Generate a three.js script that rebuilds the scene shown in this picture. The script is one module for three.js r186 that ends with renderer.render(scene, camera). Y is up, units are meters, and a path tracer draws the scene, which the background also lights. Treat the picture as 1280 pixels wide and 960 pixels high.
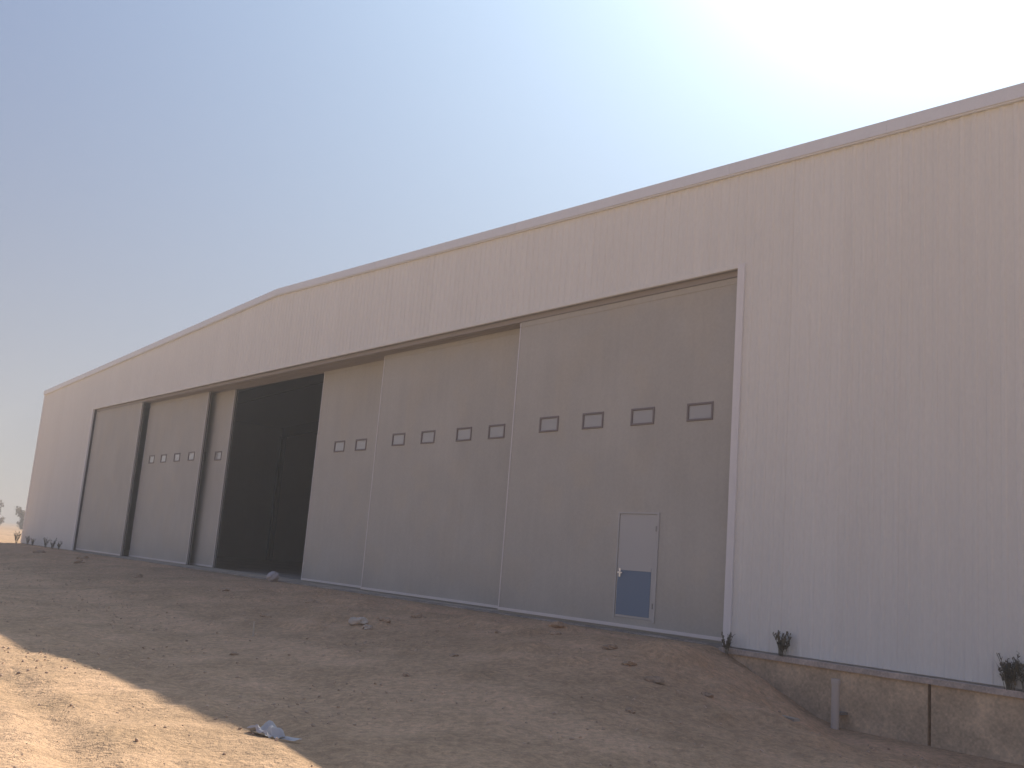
import * as THREE from 'three';
import { mergeGeometries } from 'three/addons/utils/BufferGeometryUtils.js';

// ---------------------------------------------------------------- camera, sky, sun, exposure
const scene = new THREE.Scene();
const camera = new THREE.PerspectiveCamera(42.158, 4 / 3, 0.1, 6000);
camera.position.set(0, 1.0668, 13.5785);
camera.rotation.order = 'YXZ';
camera.rotation.set(0.17554, 0.90103, 0.08037);

const SUN = new THREE.Vector3(-0.335, 0.655, -0.66).normalize();
const EXPOSURE = 1.92;
function makeSky() {
  const w = 1024, h = 512, d = new Float32Array(w * h * 4), v = new THREE.Vector3();
  for (let j = 0; j < h; j++) for (let i = 0; i < w; i++) {
    const el = ((j + 0.5) / h - 0.5) * Math.PI, az = ((i + 0.5) / w - 0.5) * 2 * Math.PI;
    v.set(Math.cos(el) * Math.cos(az), Math.sin(el), Math.cos(el) * Math.sin(az));
    const th = Math.acos(Math.min(1, Math.max(-1, v.dot(SUN)))) * 180 / Math.PI;
    const e = Math.max(0, el) * 180 / Math.PI;
    const wide = Math.exp(-th / 22), tight = Math.exp(-((th / 8.8) ** 2)), haze = Math.exp(-e / 16);
    const blue = [0.05, 0.11, 0.32], dust = [0.50, 0.465, 0.42];
    for (let c = 0; c < 3; c++) {
      const air = blue[c] * (1 - haze) + dust[c] * haze;
      d[(j * w + i) * 4 + c] = (air + [1.45, 1.78, 1.92][c] * wide + [2.4, 2.3, 2.2][c] * tight) * 1.07 / EXPOSURE;
    }
    d[(j * w + i) * 4 + 3] = 1;
  }
  const t = new THREE.DataTexture(d, w, h, THREE.RGBAFormat, THREE.FloatType);
  t.mapping = THREE.EquirectangularReflectionMapping; t.magFilter = t.minFilter = THREE.LinearFilter;
  t.wrapS = THREE.RepeatWrapping; t.needsUpdate = true;
  return t;
}
const skyMap = makeSky();
scene.background = skyMap; scene.environment = skyMap;

const sun = new THREE.DirectionalLight(new THREE.Color().setRGB(1, 0.92, 0.80), 3.35);
sun.position.copy(SUN).multiplyScalar(120).add(new THREE.Vector3(-28, 0, 0));
sun.target.position.set(-28, 0, 0);
sun.castShadow = true; sun.shadow.radius = 1; sun.shadow.mapSize.set(4096, 4096);
Object.assign(sun.shadow.camera, { left: -75, right: 75, top: 75, bottom: -75, near: 1, far: 320 });
scene.add(sun, sun.target);

const renderer = new THREE.WebGLRenderer({ antialias: true });
renderer.setSize(1024, 768);
renderer.toneMapping = THREE.LinearToneMapping;
renderer.toneMappingExposure = EXPOSURE;
renderer.shadowMap.enabled = true; renderer.shadowMap.type = THREE.PCFSoftShadowMap;
scene.fog = new THREE.FogExp2(new THREE.Color().setRGB(0.92, 0.85, 0.78), 0.0034);

// ---------------------------------------------------------------- helpers
let seed = 12345;
const rnd = () => { seed = (seed + 0x6d2b79f5) | 0; let t = Math.imul(seed ^ (seed >>> 15), 1 | seed); t = (t + Math.imul(t ^ (t >>> 7), 61 | t)) ^ t; return ((t ^ (t >>> 14)) >>> 0) / 4294967296; };
const rr = (a, b) => a + (b - a) * rnd();
const clamp = (x, a = 0, b = 1) => Math.min(b, Math.max(a, x));
const smooth = (a, b, x) => { const t = clamp((x - a) / (b - a)); return t * t * (3 - 2 * t); };
const hash = (x, y) => { let h = Math.imul(x | 0, 374761393) + Math.imul(y | 0, 668265263); h = Math.imul(h ^ (h >>> 13), 1274126177); return ((h ^ (h >>> 16)) >>> 0) / 4294967296; };
function vnoise(x, y, p = 0) {           // value noise, period p when p > 0
  const xi = Math.floor(x), yi = Math.floor(y), fx = x - xi, fy = y - yi, u = fx * fx * (3 - 2 * fx), w = fy * fy * (3 - 2 * fy);
  const m = (a) => (p ? ((a % p) + p) % p : a);
  const a = hash(m(xi), m(yi)), b = hash(m(xi + 1), m(yi)), c = hash(m(xi), m(yi + 1)), d = hash(m(xi + 1), m(yi + 1));
  return a + (b - a) * u + (c - a) * w + (a - b - c + d) * u * w;
}
function fbm(x, y, oct, p = 0) { let s = 0, a = 0.5, n = 0; for (let i = 0; i < oct; i++) { s += a * vnoise(x + i * 17 * (p ? 0 : 1), y, p); n += a; x *= 2; y *= 2; p *= 2; a *= 0.5; } return s / n; }
function texture(n, f, srgb) {
  const d = new Uint8Array(n * n * 4);
  for (let j = 0; j < n; j++) for (let i = 0; i < n; i++) { const c = f(i / n, j / n); for (let k = 0; k < 3; k++) d[(j * n + i) * 4 + k] = clamp(c[k] ?? c[0]) * 255; d[(j * n + i) * 4 + 3] = 255; }
  const t = new THREE.DataTexture(d, n, n);
  t.wrapS = t.wrapT = THREE.RepeatWrapping; t.magFilter = THREE.LinearFilter; t.minFilter = THREE.LinearMipmapLinearFilter; t.generateMipmaps = true;
  if (srgb) t.colorSpace = THREE.SRGBColorSpace;
  t.needsUpdate = true; return t;
}
const rep = (t, m) => { const c = t.clone(); c.repeat.set(1 / m, 1 / m); c.needsUpdate = true; return c; };
const lin = (r, g, b) => new THREE.Color().setRGB(r, g, b);

const taken = {};
const numbered = (n) => { taken[n] = (taken[n] ?? -1) + 1; return taken[n] ? n + '_' + String(taken[n]).padStart(3, '0') : n; };
function mesh(name, geo, mat, parent) {
  const m = new THREE.Mesh(geo, mat); m.castShadow = m.receiveShadow = true;
  m.name = parent ? name : numbered(name); (parent ?? scene).add(m); return m;
}
function tag(o, label, category, group, kind) { if (label) o.userData.label = label; if (category) o.userData.category = category; if (group) o.userData.group = group; if (kind) o.userData.kind = kind; return o; }
function thing(name, label, category, pos = [0, 0, 0], group) { const g = new THREE.Group(); g.name = numbered(name); g.position.set(...pos); scene.add(g); return tag(g, label, category, group); }
function metreUV(g) {                    // uv in metres from position, by the way each face points
  const q = g.index ? g.toNonIndexed() : g, p = q.attributes.position, uv = new Float32Array(p.count * 2), a = new THREE.Vector3(), b = new THREE.Vector3(), c = new THREE.Vector3();
  for (let i = 0; i < p.count; i += 3) {
    a.fromBufferAttribute(p, i); b.fromBufferAttribute(p, i + 1); c.fromBufferAttribute(p, i + 2);
    const n = b.clone().sub(a).cross(c.clone().sub(a)), ax = Math.abs(n.x), ay = Math.abs(n.y), az = Math.abs(n.z);
    [a, b, c].forEach((v, k) => { const o = (i + k) * 2; if (az >= ax && az >= ay) { uv[o] = v.x; uv[o + 1] = v.y; } else if (ax >= ay) { uv[o] = v.z; uv[o + 1] = v.y; } else { uv[o] = v.x; uv[o + 1] = v.z; } });
  }
  q.setAttribute('uv', new THREE.BufferAttribute(uv, 2)); return q;
}
function box(x0, x1, y0, y1, z0, z1) { const g = new THREE.BoxGeometry(x1 - x0, y1 - y0, z1 - z0); g.translate((x0 + x1) / 2, (y0 + y1) / 2, (z0 + z1) / 2); return metreUV(g); }
function prism(pts, z0, z1) {            // polygon in x, y extruded along z
  const s = new THREE.Shape(pts.map(([x, y]) => new THREE.Vector2(x, y)));
  const g = new THREE.ExtrudeGeometry(s, { depth: z1 - z0, bevelEnabled: false }); g.translate(0, 0, z0); return metreUV(g);
}
const join = (list) => mergeGeometries(list.map((g) => (g.index ? g.toNonIndexed() : g)));

// ---------------------------------------------------------------- surfaces
const sandTex = texture(1024, (u, v) => {
  const a = fbm(u * 6, v * 6, 5, 6), b = fbm(u * 90, v * 90, 3, 90), c = vnoise(u * 400, v * 400, 400);
  const k = 0.84 + 0.22 * (a - 0.5) + 0.22 * (b - 0.5) + 0.10 * (c - 0.5);
  return [k * 0.98, k * 0.955, k * 0.92 + 0.03 * (a - 0.5)];
}, true);
const sandBump = texture(1024, (u, v) => [0.45 * fbm(u * 14, v * 14, 4, 14) + 0.4 * fbm(u * 70, v * 70, 3, 70) + 0.15 * vnoise(u * 380, v * 380, 380)]);
const steelTex = texture(512, (u, v) => {   // dust and rain streaks on painted sheet
  const s = fbm(u * 48, v * 3, 3, 0) * 0.5 + fbm(u * 12, v * 12, 4, 12) * 0.5, n = vnoise(u * 200, v * 200, 200);
  const k = 0.96 + 0.032 * (s - 0.5) + 0.02 * (n - 0.5); return [k, k * 0.997, k * 0.99];
}, true);
const leafTex = texture(512, (u, v) => {   // wind-blown dust in blotches and faint runs on the grey paint
  const a = fbm(u * 5, v * 5, 5, 5), b = fbm(u * 60, v * 4, 3, 0), c = vnoise(u * 220, v * 220, 220), m = smooth(0.5, 0.7, fbm(u * 9 + 3, v * 9, 4, 9));
  const k = 0.94 + 0.10 * (a - 0.5) + 0.025 * (b - 0.5) + 0.03 * (c - 0.5); return [k + 0.012 * m, k * 0.998 + 0.004 * m, k * 0.992 - 0.008 * m];
}, true);
const concreteTex = texture(512, (u, v) => { const k = 0.88 + 0.26 * (fbm(u * 7, v * 7, 5, 7) - 0.5) + 0.16 * (fbm(u * 60, v * 60, 2, 60) - 0.5); return [k, k * 0.98, k * 0.95]; }, true);
const concreteBump = texture(512, (u, v) => [fbm(u * 40, v * 40, 4, 40)]);

const std = (color, roughness, o = {}) => new THREE.MeshStandardMaterial({ color, roughness, ...o });
const wallTones = [[0.89, 0.875, 0.815], [0.90, 0.885, 0.826], [0.882, 0.866, 0.806]].map((c) => std(lin(...c), 0.55, { map: rep(steelTex, 4), side: THREE.DoubleSide }));
const M = {
  liner: std(lin(0.55, 0.53, 0.51), 0.7),
  trim: std(lin(0.88, 0.865, 0.86), 0.45, { map: rep(steelTex, 2) }),
  barge: std(lin(0.85, 0.87, 0.90), 0.45, { map: rep(steelTex, 3) }),
  roof: std(lin(0.55, 0.55, 0.56), 0.5),
  soffit: std(lin(0.36, 0.33, 0.32), 0.65),
  leaf: std(lin(0.565, 0.54, 0.48), 0.6, { map: rep(leafTex, 7) }),
  alu: std(lin(0.72, 0.69, 0.68), 0.4, { metalness: 0.2 }),
  rubber: std(lin(0.05, 0.045, 0.045), 0.8),
  gasket: std(lin(0.23, 0.20, 0.19), 0.7),
  pane: new THREE.MeshPhysicalMaterial({ color: lin(0.40, 0.385, 0.365), roughness: 0.18, clearcoat: 1, clearcoatRoughness: 0.05 }),
  blue: std(lin(0.165, 0.23, 0.32), 0.5),
  film: std(lin(0.52, 0.51, 0.485), 0.42),
  steel: std(lin(0.35, 0.34, 0.33), 0.45, { metalness: 0.6 }),
  chrome: std(lin(0.8, 0.8, 0.8), 0.3, { metalness: 0.7 }),
  frame: std(lin(0.20, 0.19, 0.19), 0.6),
  concrete: std(lin(0.85, 0.67, 0.47), 0.95, { map: rep(concreteTex, 2), bumpMap: rep(concreteBump, 1.2), bumpScale: 0.006 }),
  ledge: std(lin(0.74, 0.64, 0.57), 0.9, { map: rep(concreteTex, 1.5) }),
  slab: std(lin(0.56, 0.50, 0.44), 0.9, { map: rep(concreteTex, 3) }),
  ground: std(lin(0.85, 0.575, 0.355), 1, { map: rep(sandTex, 5.3), bumpMap: rep(sandBump, 2.6), bumpScale: 0.05}),
};

// ---------------------------------------------------------------- the ground, one sheet out to the horizon
function lines(a, b, fine, far) {
  const l = []; for (const [x0, x1, s] of fine) for (let x = x0; x < x1 - 1e-6; x += s) l.push(x);
  l.push(b); let s = 0.4, x = b; while (x < far) { x += s; s *= 1.22; l.push(x); }
  s = 0.4; x = a; while (x > -far) { x -= s; s *= 1.22; l.unshift(x); }
  return l;
}
const XR = -1.9, XL = -57.8, XC = -29.85, JL = -48.42, JR = -10.95;
function groundHeight(x, z) {
  let g = -0.055 - 0.58 * smooth(0.2, 8.5, z);                       // the bank of soil in front of the doors
  g += 0.16 * smooth(-24, -44, x) * smooth(0, 6, z);
  g = THREE.MathUtils.lerp(g, -0.5, smooth(12, 60, Math.abs(z - 4)) * 0.6);
  const fall = clamp((x + 11.15 - 0.22 * Math.max(0, z) + 0.5 * (fbm(x * 1.3 + 3, z * 1.3, 3) - 0.5)) / (2.3 + 0.55 * Math.max(0, z)));   // the bank runs out beside the bare foundation
  const low = -0.95 + 0.22 * smooth(0.8, 7, z);
  g = THREE.MathUtils.lerp(g, low, 0.6 * fall + 0.4 * fall * fall * (3 - 2 * fall));
  g += 0.16 * (fbm(x * 2.1, z * 2.1 + 8, 3) - 0.5) * smooth(0.05, 0.3, fall) * smooth(1.0, 0.75, fall) * smooth(5, 2, z);
  const near = Math.exp(-Math.max(0, Math.hypot(x + 20, z - 6) - 45) / 40);
  const open = smooth(0.0, 0.9, z) * (z > 0 ? 1 : 0);
  g += near * open * (0.16 * (fbm(x * 0.33 + 9, z * 0.5 + 4, 3) - 0.5) + 0.10 * (fbm(x * 1.1, z * 1.1 + 40, 3) - 0.5) + 0.035 * (fbm(x * 4.1 + 7, z * 4.1, 3) - 0.5));
  g += 0.09 * smooth(0.62, 0.82, fbm(x * 0.75 + 31, z * 1.1 + 12, 2)) * smooth(0.3, 1.2, z) * smooth(7.5, 4, z);   // loose heaps of soil near the doors
  for (const z0 of [9.0, 10.9]) {                                   // wheel ruts running along the front
    const c = z0 + 0.5 * Math.sin(x * 0.11 + 1) + 0.12 * Math.sin(x * 0.7), dd = (z - c) / 0.2;
    g += near * (-0.035 * Math.exp(-dd * dd) + 0.02 * Math.exp(-((Math.abs(dd) - 1.6) ** 2) * 2));
  }
  if (z < -0.05 && x > XL - 0.3 && x < XR + 0.3 && z > -43) g = -0.6;
  return g;
}
{
  const xs = lines(-64, 2, [[-64, -24, 0.2], [-24, -3, 0.085], [-3, 2, 0.2]], 3000);
  const zs = lines(-0.6, 17, [[-0.6, 12, 0.085], [12, 17, 0.2]], 3000);
  const nx = xs.length, nz = zs.length, P = new Float32Array(nx * nz * 3), U = new Float32Array(nx * nz * 2), I = [];
  for (let j = 0; j < nz; j++) for (let i = 0; i < nx; i++) {
    const k = j * nx + i, x = xs[i], z = zs[j];
    P.set([x, groundHeight(x, z), z], k * 3); U.set([x, z], k * 2);
    if (i < nx - 1 && j < nz - 1) I.push(k, k + nx, k + 1, k + 1, k + nx, k + nx + 1);
  }
  const g = new THREE.BufferGeometry();
  g.setAttribute('position', new THREE.BufferAttribute(P, 3)); g.setAttribute('uv', new THREE.BufferAttribute(U, 2));
  g.setIndex(I); g.computeVertexNormals();
  tag(mesh('ground', g, M.ground), 'dry sandy dirt ground in front of the hangar', 'ground', null, 'structure');
}

// ---------------------------------------------------------------- the hangar
const EAVE = 8.14, SLOPE = 0.0395, roofY = (x) => EAVE + SLOPE * (27.95 - Math.abs(x - XC)), DEPTH = 42, HEAD = 6.5;
const hangar = thing('hangar', 'long low steel hangar clad in pale ribbed sheets with a wide doorway', 'building');
function cladding(x0, x1, y0, parent, k) {          // one sheet with trapezoid ribs along y, its top cut to the roof slope
  const pr = [], p = 0.2; for (let x = x0; x < x1 - 0.01; x += p) { for (const [dx, z] of [[0, -0.016], [0.09, -0.016], [0.115, 0], [0.16, 0], [0.185, -0.016]]) if (x + dx < x1) pr.push([x + dx, z]); }
  pr.push([x1, -0.016]);
  const pos = [], uv = [];
  for (let i = 0; i < pr.length - 1; i++) {
    const [a, za] = pr[i], [b, zb] = pr[i + 1], ta = roofY(a) - 0.06, tb = roofY(b) - 0.06;
    for (const [x, y, z] of [[a, y0, za], [b, y0, zb], [b, tb, zb], [a, y0, za], [b, tb, zb], [a, ta, za]]) { pos.push(x, y, z); uv.push(x + k * 0.37, y * 0.35 + k * 0.61); }
  }
  const g = new THREE.BufferGeometry(); g.setAttribute('position', new THREE.Float32BufferAttribute(pos, 3)); g.setAttribute('uv', new THREE.Float32BufferAttribute(uv, 2)); g.computeVertexNormals();
  const m = mesh('cladding_sheet', g, wallTones[Math.floor(rnd() * 3)], parent); m.position.z = (k % 2) * 0.0012; return m;
}
{
  const wallL = mesh('front_wall', prism([[XL, -0.9], [JL - 0.16, -0.9], [JL - 0.16, roofY(JL) - 0.05], [XL, roofY(XL) - 0.05]], -0.24, -0.045), M.liner, hangar);
  const wallR = mesh('front_wall', prism([[JR + 0.16, -0.05], [XR, -0.05], [XR, roofY(XR) - 0.05], [JR + 0.16, roofY(JR) - 0.05]], -0.24, -0.045), M.liner, hangar);
  const head = mesh('header_wall', prism([[JL - 0.16, HEAD + 0.05], [JR + 0.16, HEAD + 0.05], [JR + 0.16, roofY(JR) - 0.05], [XC, roofY(XC) - 0.05], [JL - 0.16, roofY(JL) - 0.05]], -0.24, -0.045), M.liner, hangar);
  let k = 0;
  const run = (a, b, y0, parent) => { const n = Math.round((b - a) / 1.0), w = (b - a) / n; for (let i = 0; i < n; i++) cladding(a + i * w, a + (i + 1) * w, y0, parent, k++); };
  run(XL, JL - 0.14, -0.03, wallL); run(JR + 0.14, XR, -0.03, wallR); run(JL - 0.14, JR + 0.14, HEAD + 0.04, head);
  // flashings round the doorway
  mesh('jamb_flashing', box(JR, JR + 0.15, -0.02, HEAD + 0.06, -0.05, 0.022), M.trim, hangar); mesh('jamb_seal', box(JR + 0.002, JR + 0.1, -0.02, HEAD - 0.002, -0.242, -0.052), M.rubber, hangar);
  mesh('jamb_flashing', box(JL - 0.15, JL, -0.02, HEAD + 0.06, -0.05, 0.022), M.trim, hangar); mesh('jamb_seal', box(JL - 0.1, JL - 0.002, -0.02, HEAD - 0.002, -0.242, -0.052), M.rubber, hangar);
  mesh('drip_flashing', box(JL + 0.003, JR - 0.003, HEAD - 0.004, HEAD + 0.075, -0.042, 0.018), wallTones[0], hangar);
  mesh('corner_flashing', box(XL - 0.05, XL + 0.14, -0.02, EAVE - 0.03, -0.05, 0.016), M.trim, hangar);
  mesh('corner_flashing', box(XR - 0.14, XR + 0.05, -0.02, EAVE - 0.03, -0.05, 0.016), M.trim, hangar);
  mesh('jamb_post', box(JR + 0.003, JR + 0.3, -0.03, HEAD - 0.003, -1.05, -0.245), M.soffit, hangar);
  mesh('jamb_post', box(JL - 0.3, JL - 0.003, -0.03, HEAD - 0.003, -1.05, -0.245), M.soffit, hangar);
  const sof = mesh('soffit', box(JL - 0.3, JR + 0.3, HEAD + 0.002, HEAD + 0.09, -1.05, -0.245), M.soffit, hangar);
  mesh('soffit', box(JL + 0.003, JR - 0.003, HEAD + 0.001, HEAD + 0.045, -0.242, -0.044), M.soffit, hangar);
  for (const z of [-0.21, -0.53, -0.85]) {
    mesh('guide_rail', join([box(JL + 0.01, JR - 0.01, HEAD - 0.10, HEAD, z - 0.075, z - 0.065), box(JL + 0.01, JR - 0.01, HEAD - 0.10, HEAD, z + 0.065, z + 0.075)]), M.soffit, sof);
    mesh('floor_track', box(JL + 0.01, JR - 0.01, -0.03, 0.012, z - 0.02, z + 0.02), M.steel, hangar);
  }
  mesh('header_lining', prism([[JL - 0.3, HEAD + 0.09], [JR + 0.3, HEAD + 0.09], [JR + 0.3, roofY(JR) - 0.1], [XC, roofY(XC) - 0.1], [JL - 0.3, roofY(JL) - 0.1]], -1.05, -0.98), M.liner, hangar);
  // barge flashing along the sloping roof edge, in lapped lengths
  for (const s of [-1, 1]) for (let i = 0; i < 9; i++) {
    const L = 28.0 / 9, a = XC + s * (i * L), b = XC + s * ((i + 1) * L - 0.004), lo = Math.min(a, b), hi = Math.max(a, b), t = i % 2 ? 0.003 : 0;
    mesh('barge_flashing', prism([[lo, roofY(lo) - 0.21], [hi, roofY(hi) - 0.21], [hi, roofY(hi)], [lo, roofY(lo)]], 0.004, 0.07 + t), M.barge, hangar);
    mesh('barge_lip', prism([[lo, roofY(lo) - 0.235], [hi, roofY(hi) - 0.235], [hi, roofY(hi) - 0.212], [lo, roofY(lo) - 0.212]], 0.004, 0.05), M.barge, hangar);
  }
  // the rest of the shell
  for (const s of [-1, 1]) { const e = XC + s * 28.05; const r = [[XC, roofY(XC) - 0.045], [e, roofY(e) - 0.045], [e, roofY(e) - 0.005], [XC, roofY(XC) - 0.005]]; mesh('roof', prism(s > 0 ? r : r.reverse(), -DEPTH - 0.1, 0.003), M.roof, hangar); }
  mesh('side_wall', box(XL, XL + 0.18, -0.9, EAVE - 0.05, -DEPTH + 0.2, -0.245), wallTones[0], hangar);
  mesh('side_wall', box(XR - 0.18, XR, -0.9, EAVE - 0.05, -DEPTH + 0.2, -0.245), wallTones[0], hangar);
  mesh('back_wall', prism([[XL, -0.9], [XR, -0.9], [XR, roofY(XR) - 0.05], [XC, roofY(XC) - 0.05], [XL, roofY(XL) - 0.05]], -DEPTH, -DEPTH + 0.198), wallTones[0], hangar);
  mesh('floor_slab', box(XL + 0.19, XR - 0.19, -0.4, -0.03, -DEPTH + 0.21, -0.26), M.slab, hangar);
  mesh('door_sill', box(JL + 0.002, JR - 0.002, -0.5, -0.032, -0.258, 0.03), M.slab, hangar);
  for (let i = 1; i < 6; i++) {
    const z = -i * 7, h = 0.22, fr = (x, w, top) => join([box(x - w, x - w + 0.02, -0.03, top, z - 0.12, z + 0.12), box(x + w - 0.02, x + w, -0.03, top, z - 0.12, z + 0.12), box(x - w + 0.02, x + w - 0.02, -0.03, top, z - 0.008, z + 0.008)]);
    mesh('column', fr(XL + 0.5, h, EAVE - 0.6), M.frame, hangar); mesh('column', fr(XR - 0.5, h, EAVE - 0.6), M.frame, hangar);
    for (const s of [-1, 1]) {
      const e = XC + s * 27.7, q = (d0, d1, w) => { const r = [[XC, roofY(XC) - d1], [e, roofY(e) - d1], [e, roofY(e) - d0], [XC, roofY(XC) - d0]]; return prism(s > 0 ? r : r.reverse(), z - w, z + w); };
      mesh('rafter', join([q(0.06, 0.08, 0.1), q(0.08, 0.6, 0.008), q(0.6, 0.62, 0.1)]), M.frame, hangar);
    }
  }
  // bare concrete foundation below the right-hand bay, in cast lengths with open joints
  for (const [a, b] of [[JR + 0.04, -7.33], [-7.28, -4.0], [-3.94, XR + 0.06]]) {
    const f = mesh('foundation', box(a, b, -1.4, -0.135, -0.3, 0.085), M.concrete, hangar);
    mesh('ledge', box(a - 0.03, b + 0.03, -0.133, -0.052, -0.3, 0.125), M.ledge, f);
  }
  mesh('foundation', box(JR + 0.05, XR, -1.4, -0.14, -0.34, -0.302), M.concrete, hangar);
  mesh('foundation', box(XL, JL - 0.02, -0.9, -0.04, -0.24, 0.05), M.concrete, hangar);
}

// ---------------------------------------------------------------- the sliding door leaves
const LW = 6.22, LH = 6.38, TH = 0.12, WY = 3.98, LGROUP = 'sliding leaves of the hangar doorway';
function windowRing(w, h, t) { const s = new THREE.Shape([[-w, -h], [w, -h], [w, h], [-w, h]].map(([x, y]) => new THREE.Vector2(x, y))); s.holes.push(new THREE.Path([[-w + t, -h + t], [-w + t, h - t], [w - t, h - t], [w - t, -h + t]].map(([x, y]) => new THREE.Vector2(x, y)))); return new THREE.ExtrudeGeometry(s, { depth: 0.055, bevelEnabled: true, bevelThickness: 0.006, bevelSize: 0.006, bevelSegments: 1 }); }
const ringGeo = windowRing(0.30, 0.16, 0.03), paneGeo = new THREE.BoxGeometry(0.54, 0.26, 0.02);
function leaf(x0, zf, wins, label, wicket) {           // x0 is the left edge; the face lies at z = zf
  const t = thing('sliding_door_leaf', label, 'door', [x0, 0.012, zf], LGROUP); t.userData.kind = 'thing';
  const s = new THREE.Shape([[0, 0], [LW, 0], [LW, LH], [0, LH]].map(([x, y]) => new THREE.Vector2(x, y)));
  const hole = (a, b, c, d) => s.holes.push(new THREE.Path([[a, c], [a, d], [b, d], [b, c]].map(([x, y]) => new THREE.Vector2(x, y))));
  for (const x of wins) hole(x - x0 - 0.297, x - x0 + 0.297, WY - 0.157, WY + 0.157);
  if (wicket) hole(wicket[0] - x0, wicket[1] - x0, 0.19, 2.12);
  const pg = new THREE.ExtrudeGeometry(s, { depth: TH, bevelEnabled: false }); pg.translate(0, 0, -TH);
  mesh('panel', metreUV(pg), M.leaf, t);
  for (const [a, e] of [[0.0, -1], [LW - 0.03, 1]]) {
    mesh('edge_trim', box(a, a + 0.03, 0.075, LH - 0.02, 0.001, 0.012), M.alu, t);
    mesh('end_seal', box(e < 0 ? -0.03 : LW + 0.001, e < 0 ? -0.001 : LW + 0.03, 0.0, LH - 0.01, -TH + 0.03, -0.06), M.rubber, t);
  }
  mesh('bottom_rail', box(0.002, LW - 0.002, 0.012, 0.07, 0.001, 0.018), M.alu, t);
  mesh('top_rail', box(0.002, LW - 0.002, LH - 0.12, LH - 0.01, 0.001, 0.010), M.leaf, t);
  for (const x of wins) {
    const w = mesh('window', ringGeo, M.gasket, t); w.position.set(x - x0, WY, -0.042);
    const p = mesh('pane', paneGeo, M.pane, w); p.position.z = 0.028;
  }
  if (wicket) {
    const [a, b] = wicket.map((x) => x - x0), d = mesh('wicket_door', box(a + 0.005, b - 0.005, 0.195, 2.115, -0.055, -0.008), M.film, t);
    mesh('door_frame', join([box(a - 0.03, a, 0.16, 2.15, 0.001, 0.008), box(b, b + 0.055, 0.16, 2.15, 0.001, 0.02), box(a, b, 2.12, 2.15, 0.001, 0.008)]), M.film, t);
    mesh('lower_panel', box(a + 0.03, b - 0.10, 0.235, 1.06, -0.0075, -0.002), M.blue, d);
    mesh('middle_rail', box(a + 0.03, b - 0.10, 1.062, 1.12, -0.0075, 0.001), M.film, d);
    const hx = a + 0.085;
    mesh('handle', join([box(hx - 0.02, hx + 0.02, 0.93, 1.09, -0.002, 0.008), box(hx - 0.012, hx + 0.012, 1.0, 1.03, 0.008, 0.045), box(hx - 0.012, hx + 0.11, 0.998, 1.022, 0.045, 0.06)]), M.chrome, d);
    mesh('hinge', box(b - 0.012, b + 0.01, 0.4, 0.5, 0.0225, 0.034), M.steel, d); mesh('hinge', box(b - 0.012, b + 0.01, 1.8, 1.9, 0.0225, 0.034), M.steel, d);
  }
  return t;
}
const Z1 = -0.15, Z2 = -0.47, Z3 = -0.79;
leaf(-17.19, Z1, [-15.96, -14.61, -13.23, -11.81], 'grey sliding door leaf with the small blue-panelled walk-through door in it', [-13.68, -12.70]);
leaf(-23.5, Z2, [-22.37, -20.99, -19.45, -18.17], 'grey sliding door leaf with four small windows, beside the leaf with the walk-through door');
leaf(-27.53, Z3, [-26.09, -24.85, -23.6, -22.4], 'grey sliding door leaf showing two small windows, beside the dark open gap');
leaf(-48.38, Z1, [], 'grey windowless sliding door leaf at the end of the doorway far from the blue panel');
leaf(-42.06, Z2, [-41.0, -39.65, -38.2, -36.75], 'grey sliding door leaf between the windowless leaf and the narrow strip by the open gap');
leaf(-40.42, Z3, [-39.3, -37.9, -36.4, -35.0], 'mostly hidden grey door leaf seen as a narrow strip beside the dark gap');

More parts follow.
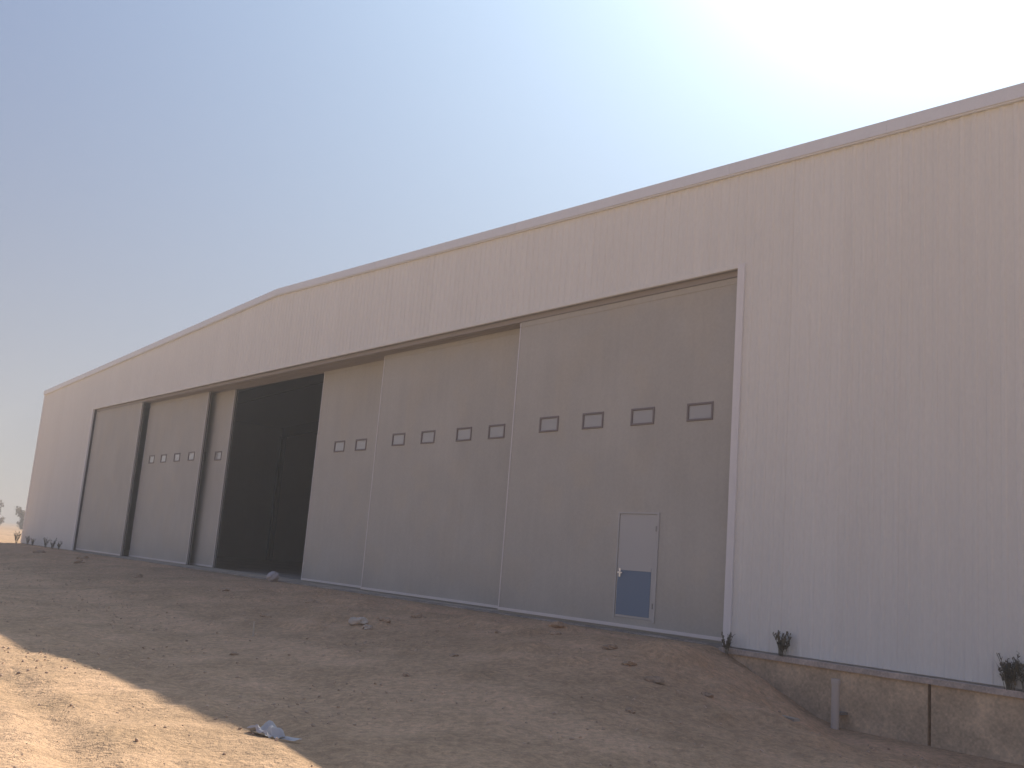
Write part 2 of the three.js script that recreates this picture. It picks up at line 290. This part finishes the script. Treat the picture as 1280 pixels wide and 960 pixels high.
// ---------------------------------------------------------------- pipe, weeds, stones, litter
const onGround = (x, z) => groundHeight(x, z);
{
  const x = -8.62, z = 0.30, b = onGround(x, z), prof = [[0.058, -0.1], [0.058, 0.62], [0.066, 0.625], [0.066, 0.7], [0.05, 0.702], [0.05, 0.5]].map(([r, y]) => new THREE.Vector2(r, y));
  const p = thing('drain_pipe', 'pale grey plastic pipe stub standing against the bare foundation', 'pipe', [x, b, z]);
  mesh('pipe', new THREE.LatheGeometry(prof, 20), std(lin(0.62, 0.53, 0.44), 0.7), p);
  mesh('bracket', box(-0.07, 0.07, 0.2, 0.235, -0.215, -0.04), M.steel, p);
}
const weedMats = [lin(0.18, 0.165, 0.12), lin(0.22, 0.19, 0.135), lin(0.26, 0.21, 0.15)].map((c) => std(c, 0.95, { side: THREE.DoubleSide }));
function weed(x, z, h, n, label, group, y) {
  const t = thing('weed_tuft', label, 'weed', [x, y ?? onGround(x, z), z], group);
  const stems = [], leaves = [];
  for (let i = 0; i < n; i++) {
    const a = rr(0, 6.28), lean = rr(0.05, 0.42), L = h * rr(0.45, 1), r0 = rr(0, h * 0.16), bx = r0 * Math.cos(a), bz = r0 * Math.sin(a) * 0.6;
    const c = new THREE.QuadraticBezierCurve3(new THREE.Vector3(bx, -0.01, bz), new THREE.Vector3(bx + lean * L * 0.3 * Math.cos(a), L * 0.6, bz + lean * L * 0.3 * Math.sin(a)), new THREE.Vector3(bx + lean * L * Math.cos(a), L, bz + lean * L * Math.sin(a)));
    stems.push(new THREE.TubeGeometry(c, 4, 0.004, 4));
    for (let k = 0; k < 9; k++) {
      const p = c.getPoint(rr(0.25, 1)), l = rr(0.03, 0.075) * (0.6 + h), w = l * 0.38, g = new THREE.PlaneGeometry(w, l, 1, 1); g.translate(0, l / 2, 0); g.rotateX(rr(0.2, 1.2)); g.rotateY(rr(0, 6.28)); g.translate(p.x, p.y, p.z); leaves.push(g);
    }
  }
  mesh('stem', mergeGeometries(stems), weedMats[1], t); mesh('foliage', mergeGeometries(leaves), weedMats[n % 2], t);
  return t;
}
weed(-10.72, 0.2, 0.30, 16, 'low dark weed growing at the foot of the pale door jamb', null, -0.12);
weed(-9.72, 0.11, 0.40, 22, 'dark upright weed on the foundation ledge beside the jamb weed', null, -0.052);
weed(-6.22, 0.10, 0.48, 24, 'tall dark weed on the foundation ledge past the open joint', null, -0.052);
weed(-5.98, 0.11, 0.42, 18, 'shorter dark weed beside the tall one on the foundation ledge', null, -0.052);
for (const [x, h] of [[-57.2, 0.65], [-55.0, 0.4], [-54.0, 0.35], [-51.6, 0.5], [-50.4, 0.45], [-49.3, 0.35]])
  weed(x, 0.35, h, 14, 'small dry weed at the foot of the wall by the far corner', 'weeds along the wall foot at the far corner');

function rockGeo(r, flat, rough, det = 2) {
  const g = new THREE.IcosahedronGeometry(r, det), p = g.attributes.position, s = rr(0, 100), v = new THREE.Vector3();
  for (let i = 0; i < p.count; i++) { v.fromBufferAttribute(p, i); const d = v.clone().normalize(), n = fbm(d.x * 2.2 + s, d.y * 2.2 + d.z * 2.9 + s, 3); v.multiplyScalar(1 + rough * (n - 0.5) * 2); v.y *= flat; p.setXYZ(i, v.x, v.y, v.z); }
  g.computeVertexNormals(); return metreUV(g);
}
const stoneMats = [lin(0.60, 0.43, 0.29), lin(0.52, 0.37, 0.25), lin(0.74, 0.64, 0.53)].map((c) => std(c, 0.95, { map: rep(concreteTex, 0.6) }));
function stone(name, x, z, r, flat, mat, label, cat, group) { const m = mesh(name, rockGeo(r, flat, 0.6), stoneMats[mat]); m.position.set(x, onGround(x, z) + r * flat * 0.12, z); m.rotation.y = rr(0, 6); return tag(m, label, cat, group); }
const clodGroup = 'dirt clods scattered before the doors', clodLabel = 'brown clod of dried dirt lying on the shaded ground';
for (const [x, z, r] of [[-13.3, 1.6, 0.17], [-12.9, 2.0, 0.11], [-13.9, 2.5, 0.12], [-11.2, 2.4, 0.13], [-10.3, 2.9, 0.11], [-9.6, 3.1, 0.14], [-9.0, 2.7, 0.09], [-15.9, 3.5, 0.12], [-16.6, 2.3, 0.14], [-18.5, 4.6, 0.12], [-20.4, 2.6, 0.16], [-24.1, 3.1, 0.18], [-12.2, 4.6, 0.08], [-8.3, 4.9, 0.07], [-29.5, 3.4, 0.16], [-36.0, 3.2, 0.2], [-39.0, 2.2, 0.24], [-43.5, 2.6, 0.22], [-11.0, 6.2, 0.06], [-14.0, 7.2, 0.07]])
  stone('dirt_clod', x, z, r * 0.9, 0.5, Math.floor(rnd() * 2), clodLabel, 'dirt clod', clodGroup);
stone('pale_stone', -16.05, 3.95, 0.16, 0.6, 2, 'pale stone resting among low soil humps before the windowed leaf', 'stone');
stone('pale_stone', -15.6, 4.05, 0.09, 0.6, 2, 'smaller pale stone lying beside the bigger pale stone', 'stone');
{
  const g = rockGeo(0.19, 0.85, 0.25, 3); const m = mesh('stuffed_sack', g, std(lin(0.5, 0.45, 0.43), 0.9)); m.position.set(-27.3, onGround(-27.3, 0.25) + 0.13, 0.25);
  tag(m, 'pale rounded sack lying in the open doorway gap', 'sack');
}
{ // crumpled white wrapping lying near the shadow edge
  const x = -8.6, z = 9.25, y = onGround(x, z), t = thing('crumpled_wrapper', 'crumpled white wrapping lying on the shaded dirt near the sunlit edge', 'litter', [x, y, z]);
  const sheet = (w, d, h, s) => {
    const g = new THREE.PlaneGeometry(w, d, 16, 12); g.rotateX(-Math.PI / 2); const p = g.attributes.position;
    for (let i = 0; i < p.count; i++) { const u = p.getX(i), v = p.getZ(i), e = 1 - Math.max(Math.abs(u) / w, Math.abs(v) / d) * 1.7; p.setXYZ(i, u + 0.05 * (vnoise(u * 14 + s, v * 14) - 0.5), 0.012 + Math.max(0, h * clamp(e * 1.6 + 0.25) * (0.25 + 1.2 * Math.abs(fbm(u * 9 + s, v * 9, 2) - 0.42) * 3)), v + 0.05 * (vnoise(u * 14, v * 14 + s) - 0.5)); }
    const q = g.toNonIndexed(); q.computeVertexNormals(); return q;
  };
  const wm = std(lin(0.48, 0.455, 0.44), 0.6, { side: THREE.DoubleSide });
  mesh('wrapping', sheet(0.34, 0.24, 0.085, 3.1), wm, t);
  const f = mesh('torn_flap', sheet(0.24, 0.12, 0.03, 8.7), wm, t); f.position.set(0.16, 0.0, -0.12); f.rotation.y = 0.5;
}
{ const x = -16.1, z = 5.95, y = onGround(x, z), g = new THREE.CylinderGeometry(0.016, 0.02, 0.3, 8); g.translate(0, 0.1, 0); const m = mesh('wooden_peg', join([g, (() => { const c = new THREE.ConeGeometry(0.02, 0.05, 8); c.rotateX(Math.PI); c.translate(0, -0.075, 0); return c; })()]), std(lin(0.55, 0.47, 0.36), 0.8)); m.position.set(x, y, z); m.rotation.z = 0.06; tag(m, 'short pale wooden peg stuck upright in the dirt', 'peg'); }
{ const x = -8.45, z = 1.65, y = onGround(x, z), m = mesh('timber_offcut', box(-0.24, 0.24, 0, 0.035, -0.04, 0.04), std(lin(0.46, 0.38, 0.29), 0.85)); m.position.set(x, y + 0.02, z); m.rotation.set(0.05, -0.5, 0.08); tag(m, 'short pale timber offcut lying on the crest of the soil bank', 'timber'); }
{ // fine gravel, uncountable
  const n = 14000, base = new THREE.IcosahedronGeometry(1, 0), im = new THREE.InstancedMesh(base, std(lin(1, 1, 1), 0.95), n), o = new THREE.Object3D(), c = new THREE.Color();
  for (let i = 0; i < n; i++) {
    let x, z; do { x = rr(-40, -2.5); z = rr(0.3, 14); } while (x > -3.5 && z < 1 || rnd() > 0.25 + 1.1 * smooth(0.45, 0.7, fbm(x * 0.6, z * 0.6 + 5, 3)));
    const r = 0.004 + 0.022 * Math.pow(rnd(), 6);
    o.position.set(x, onGround(x, z) + r * 0.25, z); o.rotation.set(rr(0, 6), rr(0, 6), rr(0, 6)); o.scale.set(r * rr(0.8, 1.4), r * rr(0.5, 0.9), r * rr(0.8, 1.3)); o.updateMatrix(); im.setMatrixAt(i, o.matrix);
    const k = rr(0.8, 1.25); c.setRGB(0.54 * k, 0.38 * k, 0.255 * k); im.setColorAt(i, c);
  }
  im.castShadow = im.receiveShadow = true; im.name = 'gravel'; scene.add(im); tag(im, 'small gravel and crumbs of dirt strewn over the ground', 'gravel', null, 'stuff');
}

// ---------------------------------------------------------------- far trees and dry scrub beyond the hangar
const barkMat = std(lin(0.14, 0.10, 0.08), 0.95), crownMats = [lin(0.27, 0.205, 0.15), lin(0.24, 0.19, 0.135)].map((c) => std(c, 0.95, { side: THREE.DoubleSide }));
function makeTree(h, wide, tall, n, mat) {
  const g = new THREE.Group(), limbs = [], leaves = [];
  const tr = new THREE.CylinderGeometry(h * 0.012, h * 0.028, h * 0.8, 7, 4); tr.translate(0, h * 0.4, 0);
  for (let i = 0; i < 16; i++) {
    const y = h * rr(0.08, 0.78), a = rr(0, 6.28), L = wide * rr(0.5, 1) * (tall ? 1.15 - y / h : 1), up = rr(0.3, 1.0) * (tall ? 0.4 : 1), end = new THREE.Vector3(Math.cos(a) * L, y + up * L, Math.sin(a) * L);
    const c = new THREE.QuadraticBezierCurve3(new THREE.Vector3(0, y, 0), new THREE.Vector3(end.x * 0.5, y + up * L * 0.3, end.z * 0.5), end);
    limbs.push(new THREE.TubeGeometry(c, 5, h * 0.006, 4));
    for (let k = 0; k < n; k++) {
      const p = c.getPoint(rr(0.3, 1)), s = rr(0.10, 0.26), q = new THREE.PlaneGeometry(s, s * 1.7); q.rotateX(rr(-1.5, 1.5)); q.rotateY(rr(0, 6.28));
      const sp = wide * 0.24; q.translate(p.x + rr(-sp, sp), p.y + rr(-sp, sp) * 0.8, p.z + rr(-sp, sp)); leaves.push(q);
    }
  }
  const t = new THREE.Mesh(mergeGeometries([tr.toNonIndexed(), ...limbs.map((l) => l.toNonIndexed())]), barkMat); t.name = 'trunk';
  const c = new THREE.Mesh(mergeGeometries(leaves), mat); c.name = 'crown';
  for (const m of [t, c]) { m.castShadow = m.receiveShadow = true; g.add(m); }
  return g;
}
const kinds = [makeTree(4.4, 1.9, false, 70, crownMats[0]), makeTree(3.6, 1.8, false, 75, crownMats[1]), makeTree(6.6, 1.0, true, 60, crownMats[0])];
for (let i = 0; i < 64; i++) {
  const k = i % 8 === 3 ? 2 : i % 2, z = -75 + i * 1.75 + rr(-0.6, 0.6), x = -168 + rr(-9, 9), o = kinds[k].clone(), s = rr(0.8, 1.1);
  o.name = numbered(k === 2 ? 'slender_tree' : 'scrubby_tree'); o.scale.setScalar(s); o.position.set(x, groundHeight(x, z) - 0.05, z); o.rotation.y = rr(0, 6.28); scene.add(o);
  tag(o, k === 2 ? 'slender brown tree rising above the hazy scrub beyond the hangar' : 'hazy brown scrubby tree on the horizon beyond the hangar', 'tree', k === 2 ? 'slender trees in the far tree line' : 'scrubby trees in the far tree line');
}
renderer.render(scene, camera);
